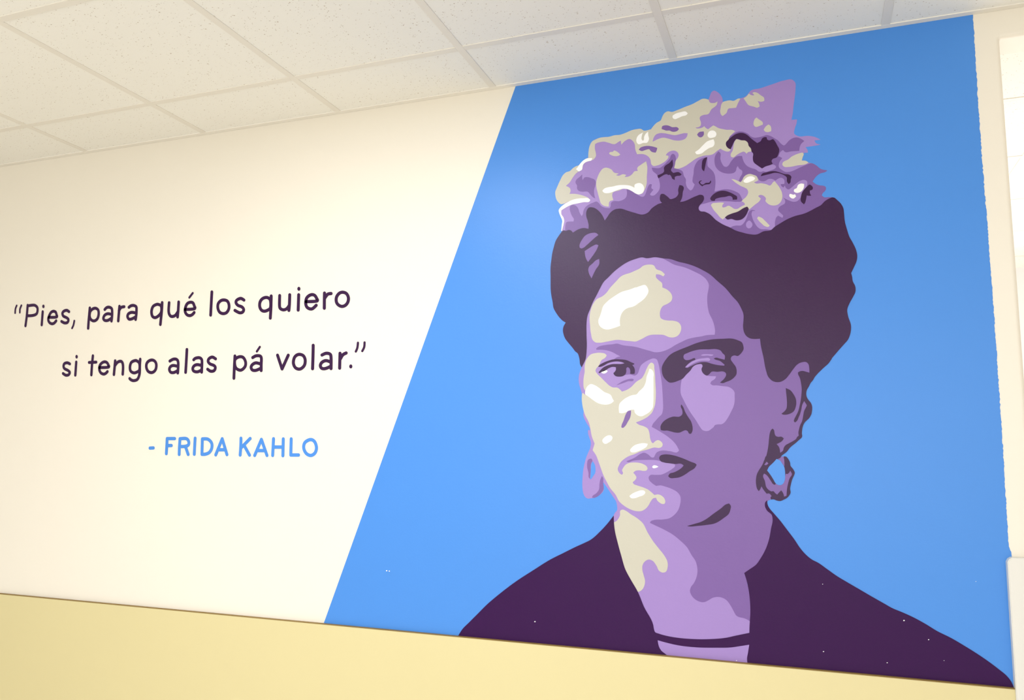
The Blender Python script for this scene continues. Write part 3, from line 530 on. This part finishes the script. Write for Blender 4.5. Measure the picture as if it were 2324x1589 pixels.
def smooth(pts, turn=68.0, step=2.2):
    n=len(pts); out=[]
    def corner(i):
        a,b,c=pts[i-1],pts[i],pts[(i+1)%n]
        if b[2]: return True
        u=(b[0]-a[0],b[1]-a[1]); v=(c[0]-b[0],c[1]-b[1])
        lu=math.hypot(*u) or 1e-6; lv=math.hypot(*v) or 1e-6
        return (u[0]*v[0]+u[1]*v[1])/(lu*lv) < math.cos(math.radians(turn))
    cor=[corner(i) for i in range(n)]
    def tan(i):
        a,b,c=pts[i-1],pts[i],pts[(i+1)%n]
        l1=math.hypot(b[0]-a[0],b[1]-a[1]) or 1e-6; l2=math.hypot(c[0]-b[0],c[1]-b[1]) or 1e-6
        # direction weighted by the nearer neighbour
        dx=(b[0]-a[0])/l1*l2+(c[0]-b[0])/l2*l1; dy=(b[1]-a[1])/l1*l2+(c[1]-b[1])/l2*l1
        l=math.hypot(dx,dy) or 1e-6
        return dx/l,dy/l
    for i in range(n):
        a,b=pts[i],pts[(i+1)%n]; L=math.hypot(b[0]-a[0],b[1]-a[1])
        if L<0.05: continue
        ch=((b[0]-a[0])/L,(b[1]-a[1])/L)
        t0=ch if cor[i] else tan(i); t1=ch if cor[(i+1)%n] else tan((i+1)%n)
        if cor[i] and not cor[(i+1)%n]: pass
        k=max(1,min(6,int(L/step)))
        for j in range(k):
            s=j/k; h00=2*s**3-3*s*s+1; h10=s**3-2*s*s+s; h01=-2*s**3+3*s*s; h11=s**3-s*s
            out.append((h00*a[0]+h10*L*t0[0]+h01*b[0]+h11*L*t1[0], h00*a[1]+h10*L*t0[1]+h01*b[1]+h11*L*t1[1]))
    return out


# ---------------- the mural ----------------
STEP = .00016
def paint(name, pts, color, layer, parent, label=''):
    off = .0006 + layer * STEP
    p3 = [on_wall(x, y, off) for x, y in pts]
    flat = [Vector((p.x, p.z, 0)) for p in p3]
    tri = tessellate_polygon([flat])
    me = mesh(name, p3, [tuple(t) for t in tri])
    if sum(p.normal.y * p.area for p in me.polygons) > 0: me.flip_normals()
    return link(name, me, MP[color], parent, label=label)
mural = empty('mural', (-.15, D - .001, ZL), category='mural',
              label='blue wall mural of a purple-toned woman with a crown of flowers, right of the lettering')
def part(name, pts, color, layer, parent, label=''):
    o = paint(name, pts, color, layer, parent, label)
    if parent is mural: o.matrix_parent_inverse = mural.matrix_basis.inverted()
    return o
# blue field: straight masked edge on the left, rough brushed edge on the right
pts = [(1171.5, 192.0), (1500, 141.5), (1800, 94.5), (2208.2, 30.0)]
edge = [(2208.5, 40), (2214, 130), (2219, 220), (2227.5, 345), (2240, 500), (2253.4, 677), (2264, 830), (2274.5, 990), (2284, 1150), (2289.5, 1240), (2295.5, 1257)]
for (x0, y0), (x1, y1) in zip(edge, edge[1:]):
    n = max(1, int((y1 - y0) / 4))
    for k in range(n):
        t = k / n; pts.append((x0 + (x1 - x0) * t + random.choice((-.9, -.3, 0, .3, 1.0)) * (1 if k else 0), y0 + (y1 - y0) * t))
pts += [(2296, 1262), (2298, 1300), (2310, 1580), (2310, 1590), (2296, 1573), (735, 1429), (735, 1414)]
part('blue_field', pts, 'B', 0, mural)
roots = {}
cnt = {}
for name, c, layer, parent, label, txt in SHAPES:
    outline = smooth(parse(txt))
    par = mural if parent is None else roots[parent]
    o = part(name, outline, c, layer, par, label)
    if parent is None:
        cnt[name] = cnt.get(name, 0) + 1
        roots[name if cnt[name] == 1 else name + '#%d' % cnt[name]] = o
for k, (x, y, r) in enumerate([(1214, 1411, 1.6), (2051.5, 1408.5, 1.8), (2107.5, 1452, 1.4), (2013.5, 1504.5, 1.3), (1869, 1479, 1.4), (1867, 1326, .9),
                               (1671.5, 1499.5, 1.2), (2142.5, 1499.5, .9), (877.5, 1295.5, 1.7), (883.5, 1296.5, 1.5), (2215, 1320, .9)]):
    part('paint_chip', [(x + r * (1 + .3 * math.sin(3 * a + k)) * math.cos(a), y + r * .8 * math.sin(a)) for a in [math.pi * j / 5 for j in range(10)]], 'W', 9.5, mural)

# ---------------- the lettering ----------------
LT = {'1': (20, 640, 7.03), '2': (320, 620, 7.03), '3': (560, 620, 7.03), '4': (120, 740, 7.03), '5': (440, 730, 5.533), '6': (320, 960, 5.282)}
def lseq(txt):
    out = []; t = None
    for w in txt.split():
        if w in LT: t = LT[w]; continue
        x, y = w.split(','); out.append((t[0] + float(x) / t[2], t[1] + float(y) / t[2], False))
    return out
def catmull(pts, closed, k=6):
    n = len(pts); out = []
    def P(i): return pts[i % n] if closed else pts[min(max(i, 0), n - 1)]
    for i in range(n if closed else n - 1):
        a, b, c, d = P(i - 1), P(i), P(i + 1), P(i + 2)
        for j in range(k):
            t = j / k
            out.append(tuple(.5 * (2 * b[q] + (c[q] - a[q]) * t + (2 * a[q] - 5 * b[q] + 4 * c[q] - d[q]) * t * t + (3 * b[q] - a[q] - 3 * c[q] + d[q]) * t ** 3) for q in (0, 1)))
    if not closed: out.append(pts[-1][:2])
    return out
def letter(strokes, wx, wy, color, parent, name='letter'):
    vs, fs = [], []
    for si, s in enumerate(strokes):
        closed = s.startswith('o:'); thin = s.startswith('t:'); dot = s.startswith('d:'); line = s.startswith('l:')
        txt = s[2:] if s[1] == ':' else s
        sc = .72 if thin else 1.0
        pts = lseq(txt); off = .0008 + si * .00012
        if dot:
            x, y = pts[0][0], pts[0][1]
            ring = [(x + wx * .52 * math.cos(a), y + wy * .62 * math.sin(a)) for a in [2 * math.pi * j / 16 for j in range(16)]]
            k = len(vs); vs += [on_wall(px, py, off) for px, py in ring]; fs.append(tuple(range(k, k + 16))); continue
        cl = pts if line else catmull(pts, closed)
        cl = [(p[0], p[1]) for p in cl]
        def sup(n): # support point of the brush (an ellipse) in direction n
            q = math.sqrt((wx * n[0]) ** 2 + (wy * n[1]) ** 2) or 1e-6
            return (wx * wx * n[0] / q * .5 * sc, wy * wy * n[1] / q * .5 * sc)
        n = len(cl); L, Rr = [], []
        for i in range(n):
            if line:
                # mitred polyline: capsule per segment instead
                pass
            a = cl[i - 1] if (closed or i) else cl[i]; b = cl[(i + 1) % n] if (closed or i < n - 1) else cl[i]
            t = (b[0] - a[0], b[1] - a[1]); l = math.hypot(*t) or 1e-6; nn = (-t[1] / l, t[0] / l)
            q = sup(nn); L.append((cl[i][0] + q[0], cl[i][1] + q[1])); Rr.append((cl[i][0] - q[0], cl[i][1] - q[1]))
        if line:
            for i in range(n - 1):
                a, b = cl[i], cl[i + 1]; ang = math.atan2(b[1] - a[1], b[0] - a[0]); ring = []
                for j in range(9): th = ang + math.pi / 2 + math.pi * j / 8; q = sup((math.cos(th), math.sin(th))); ring.append((a[0] + q[0], a[1] + q[1]))
                for j in range(9): th = ang - math.pi / 2 + math.pi * j / 8; q = sup((math.cos(th), math.sin(th))); ring.append((b[0] + q[0], b[1] + q[1]))
                k = len(vs); vs += [on_wall(px, py, off + i * .00006) for px, py in ring]; fs.append(tuple(range(k, k + len(ring))))
            continue
        if closed:
            k = len(vs); vs += [on_wall(*p, off) for p in L] + [on_wall(*p, off) for p in Rr]
            fs += [(k + i, k + (i + 1) % n, k + n + (i + 1) % n, k + n + i) for i in range(n)]
        else:
            k = len(vs)
            a0 = math.atan2(cl[1][1] - cl[0][1], cl[1][0] - cl[0][0]); a1 = math.atan2(cl[-1][1] - cl[-2][1], cl[-1][0] - cl[-2][0])
            cap0 = []; cap1 = []
            for j in range(1, 8):
                th = a0 + math.pi / 2 + math.pi * j / 8; q = sup((math.cos(th), math.sin(th))); cap0.append((cl[0][0] + q[0], cl[0][1] + q[1]))
                th = a1 - math.pi / 2 + math.pi * j / 8; q = sup((math.cos(th), math.sin(th))); cap1.append((cl[-1][0] + q[0], cl[-1][1] + q[1]))
            vs += [on_wall(*p, off) for p in L] + [on_wall(*p, off) for p in Rr]
            fs += [(k + i, k + i + 1, k + n + i + 1, k + n + i) for i in range(n - 1)]
            c = len(vs); vs += [on_wall(*p, off) for p in cap0]; fs.append(tuple([k] + list(range(c, c + 7)) + [k + n]))
            c = len(vs); vs += [on_wall(*p, off) for p in cap1]; fs.append(tuple([k + 2 * n - 1] + list(range(c, c + 7)) + [k + n - 1]))
    me = mesh(name, vs, fs)
    import bmesh
    bm = bmesh.new(); bm.from_mesh(me)
    for f in bm.faces:
        f.normal_update()
        if f.normal.y > 0: f.normal_flip()
    bm.to_mesh(me); bm.free()
    o = link(name, me, MP[color], parent); o.matrix_parent_inverse = parent.matrix_basis.inverted(); return o
LINE1 = [
 ['t:1 125,378 105,430 100,495', 't:1 200,375 178,430 175,488'],
 ['1 300,372 285,550 265,700', '1 302,382 400,370 448,400 458,450 440,510 380,535 292,540'],
 ['1 540,475 524,685', 'd:1 551,390'],
 ['1 640,565 760,560 760,520 745,480 710,468 670,490 635,560 630,610 650,650 690,668 725,655 755,620'],
 ['1 960,475 925,453 880,465 855,500 870,545 920,570 950,600 935,645 890,655 840,630'],
 ['t:1 1045,620 1030,690 1008,738'],
 ['1 1292,415 1275,600 1265,740', 'o:1 1300,470 1340,430 1385,420 1425,450 1432,520 1410,590 1360,622 1310,600 1288,540'],
 ['1 1530,440 1560,410 1600,403 1640,425 1648,480 1645,560 1637,625', '1 1645,520 1580,507 1530,530 1508,580 1530,613 1580,613 1640,575'],
 ['1 1765,388 1755,500 1745,622', '1 1756,460 1790,408 1840,395'],
 ['1 1915,405 1950,380 1995,376 2033,400 2036,460 2033,520 2022,600', '1 2030,497 1960,485 1910,507 1893,550 1915,592 1960,590 2022,558'],
 ['2 337,470 330,600 308,820', 'o:2 322,530 285,502 245,500 190,535 167,610 180,685 225,710 280,680 322,620'],
 ['2 448,472 440,600 455,665 490,692 545,675 592,610', '2 600,460 592,600 583,700'],
 ['2 705,580 852,568 848,520 828,475 785,465 735,490 705,560 705,620 735,665 780,678 820,660 848,628', 't:2 825,318 770,390'],
 ['2 1130,300 1120,480 1110,670'],
 ['o:2 1320,428 1375,445 1402,500 1400,570 1365,628 1310,646 1255,623 1226,560 1230,490 1270,442'],
 ['2 1643,430 1590,403 1530,430 1515,470 1545,513 1610,540 1638,580 1620,622 1570,632 1498,595'],
 ['3 390,365 385,550 375,718', 'o:3 378,440 350,400 305,388 250,408 212,460 206,530 232,588 280,607 335,590 378,550'],
 ['3 525,358 522,520 540,568 590,586 640,565 680,510', '3 685,345 680,500 672,595'],
 ['3 828,345 820,590', 'd:3 831,250'],
 ['3 950,455 1118,445 1113,400 1085,357 1040,343 990,362 952,405 940,480 957,538 1000,568 1050,566 1108,513'],
 ['3 1240,318 1238,440 1237,560', '3 1242,400 1290,338 1345,325'],
 ['o:3 1530,305 1590,327 1621,390 1613,460 1573,513 1515,531 1457,503 1428,450 1433,380 1475,323']]
LINE2 = [
 ['4 270,605 230,587 185,600 170,640 185,680 240,710 268,740 250,778 205,785 162,758'],
 ['4 372,575 357,785', 'd:4 378,490'],
 ['4 638,475 625,600 613,780', '4 577,582 690,577'],
 ['4 742,664 885,657 883,620 860,583 820,572 775,595 745,640 742,700 765,748 810,768 845,753 870,727'],
 ['4 993,555 985,650 973,775', '4 987,635 1030,580 1080,562 1110,590 1119,660 1113,770'],
 ['4 1393,530 1386,620 1382,760 1350,848 1290,872 1245,858 1224,838', 'o:4 1380,600 1345,560 1310,552 1252,580 1229,650 1240,718 1290,748 1340,735 1380,700'],
 ['o:4 1585,543 1630,567 1650,620 1640,690 1605,733 1560,743 1515,718 1491,660 1496,600 1532,557'],
 ['4 1865,560 1920,530 1970,532 1997,570 1998,660 1992,750', '4 1995,645 1920,630 1875,650 1858,695 1880,738 1930,742 1990,712'],
 ['4 2138,375 2128,560 2117,740'],
 ['2 840,1383 870,1358 930,1350 968,1380 972,1450 5 97,635', '2 970,1475 900,1460 850,1477 825,1520 840,1562 900,1575 968,1545'],
 ['2 1190,1368 1140,1340 1090,1360 1070,1405 1100,1448 1165,1475 1185,1510 1165,1556 1110,1565 1062,1533'],
 ['5 515,432 508,560 502,712', 'o:5 518,475 570,442 620,452 649,510 640,568 590,610 535,590 513,540'],
 ['5 738,452 780,430 830,432 847,460 845,540 845,615', '5 845,535 780,518 735,540 718,575 735,608 780,612 842,585', 't:5 828,318 790,375'],
 ['l:5 1050,422 1107,595 1185,422'],
 ['o:5 1330,412 1375,430 1397,480 1389,545 1350,588 1310,596 1270,574 1249,520 1260,457 1290,422'],
 ['5 1498,298 1495,450 1490,592'],
 ['5 1608,420 1660,398 1708,408 1722,450 1722,590', '5 1722,510 1660,490 1610,510 1588,550 1605,586 1650,590 1718,562'],
 ['5 1835,398 1832,500 1830,585', '5 1838,470 1870,418 1912,394'],
 ['d:5 1970,563'],
 ['t:5 2060,266 2052,330 2033,376', 't:5 2143,262 2138,320 2114,370']]
LINE3 = [
 ['6 107,302 148,300'],
 ['l:6 313,188 308,290 303,368', 'l:6 313,188 403,188', 'l:6 308,272 363,271'],
 ['6 467,190 460,290 457,378', '6 467,190 540,188 570,220 568,262 530,281 462,283', 'l:6 532,283 565,378'],
 ['6 648,184 638,376'],
 ['l:6 735,192 730,377', '6 735,192 800,195 845,240 848,300 820,352 775,374 730,377'],
 ['l:6 895,383 973,190 1030,380', 'l:6 930,322 1008,322'],
 ['6 1198,184 1195,290 1188,385', 'l:6 1308,187 1200,298', 'l:6 1235,268 1300,386'],
 ['l:6 1362,390 1443,198 1510,390', 'l:6 1398,332 1485,332'],
 ['l:6 1588,190 1578,390', 'l:6 1705,192 1700,393', 'l:6 1583,290 1702,290'],
 ['l:6 1800,192 1795,385', 'l:6 1795,385 1888,385'],
 ['o:6 2030,200 2080,225 2103,295 2085,360 2035,390 1980,365 1950,300 1965,235']]
for nm, lines, colr, w0, lab in (
    ('lettering', LINE1, 'D', (0, 0), 'upper line of plum handwriting-style lettering that starts with Pies, para que'),
    ('lettering', LINE2, 'D', (0, 0), 'middle line of plum handwriting-style lettering that ends with volar and a closing quotation mark'),
    ('lettering', LINE3, 'B', (1, 0), 'lowest line of light blue capital lettering beginning with a dash')):
    first = lseq(lines[0][0].split(':')[-1])[0]
    root = empty(nm, on_wall(first[0], first[1], .001), category='lettering', label=lab)
    for strokes in lines:
        x = lseq(strokes[0].split(':')[-1])[0][0]
        t = min(1, max(0, (x - 40) / 700))
        wx, wy = (4.9 + 2.2 * t, 6.7 + .8 * t) if colr == 'D' else (5.9 + 1.1 * t, 7.4 + .5 * t)
        letter(strokes, wx, wy, colr, root)
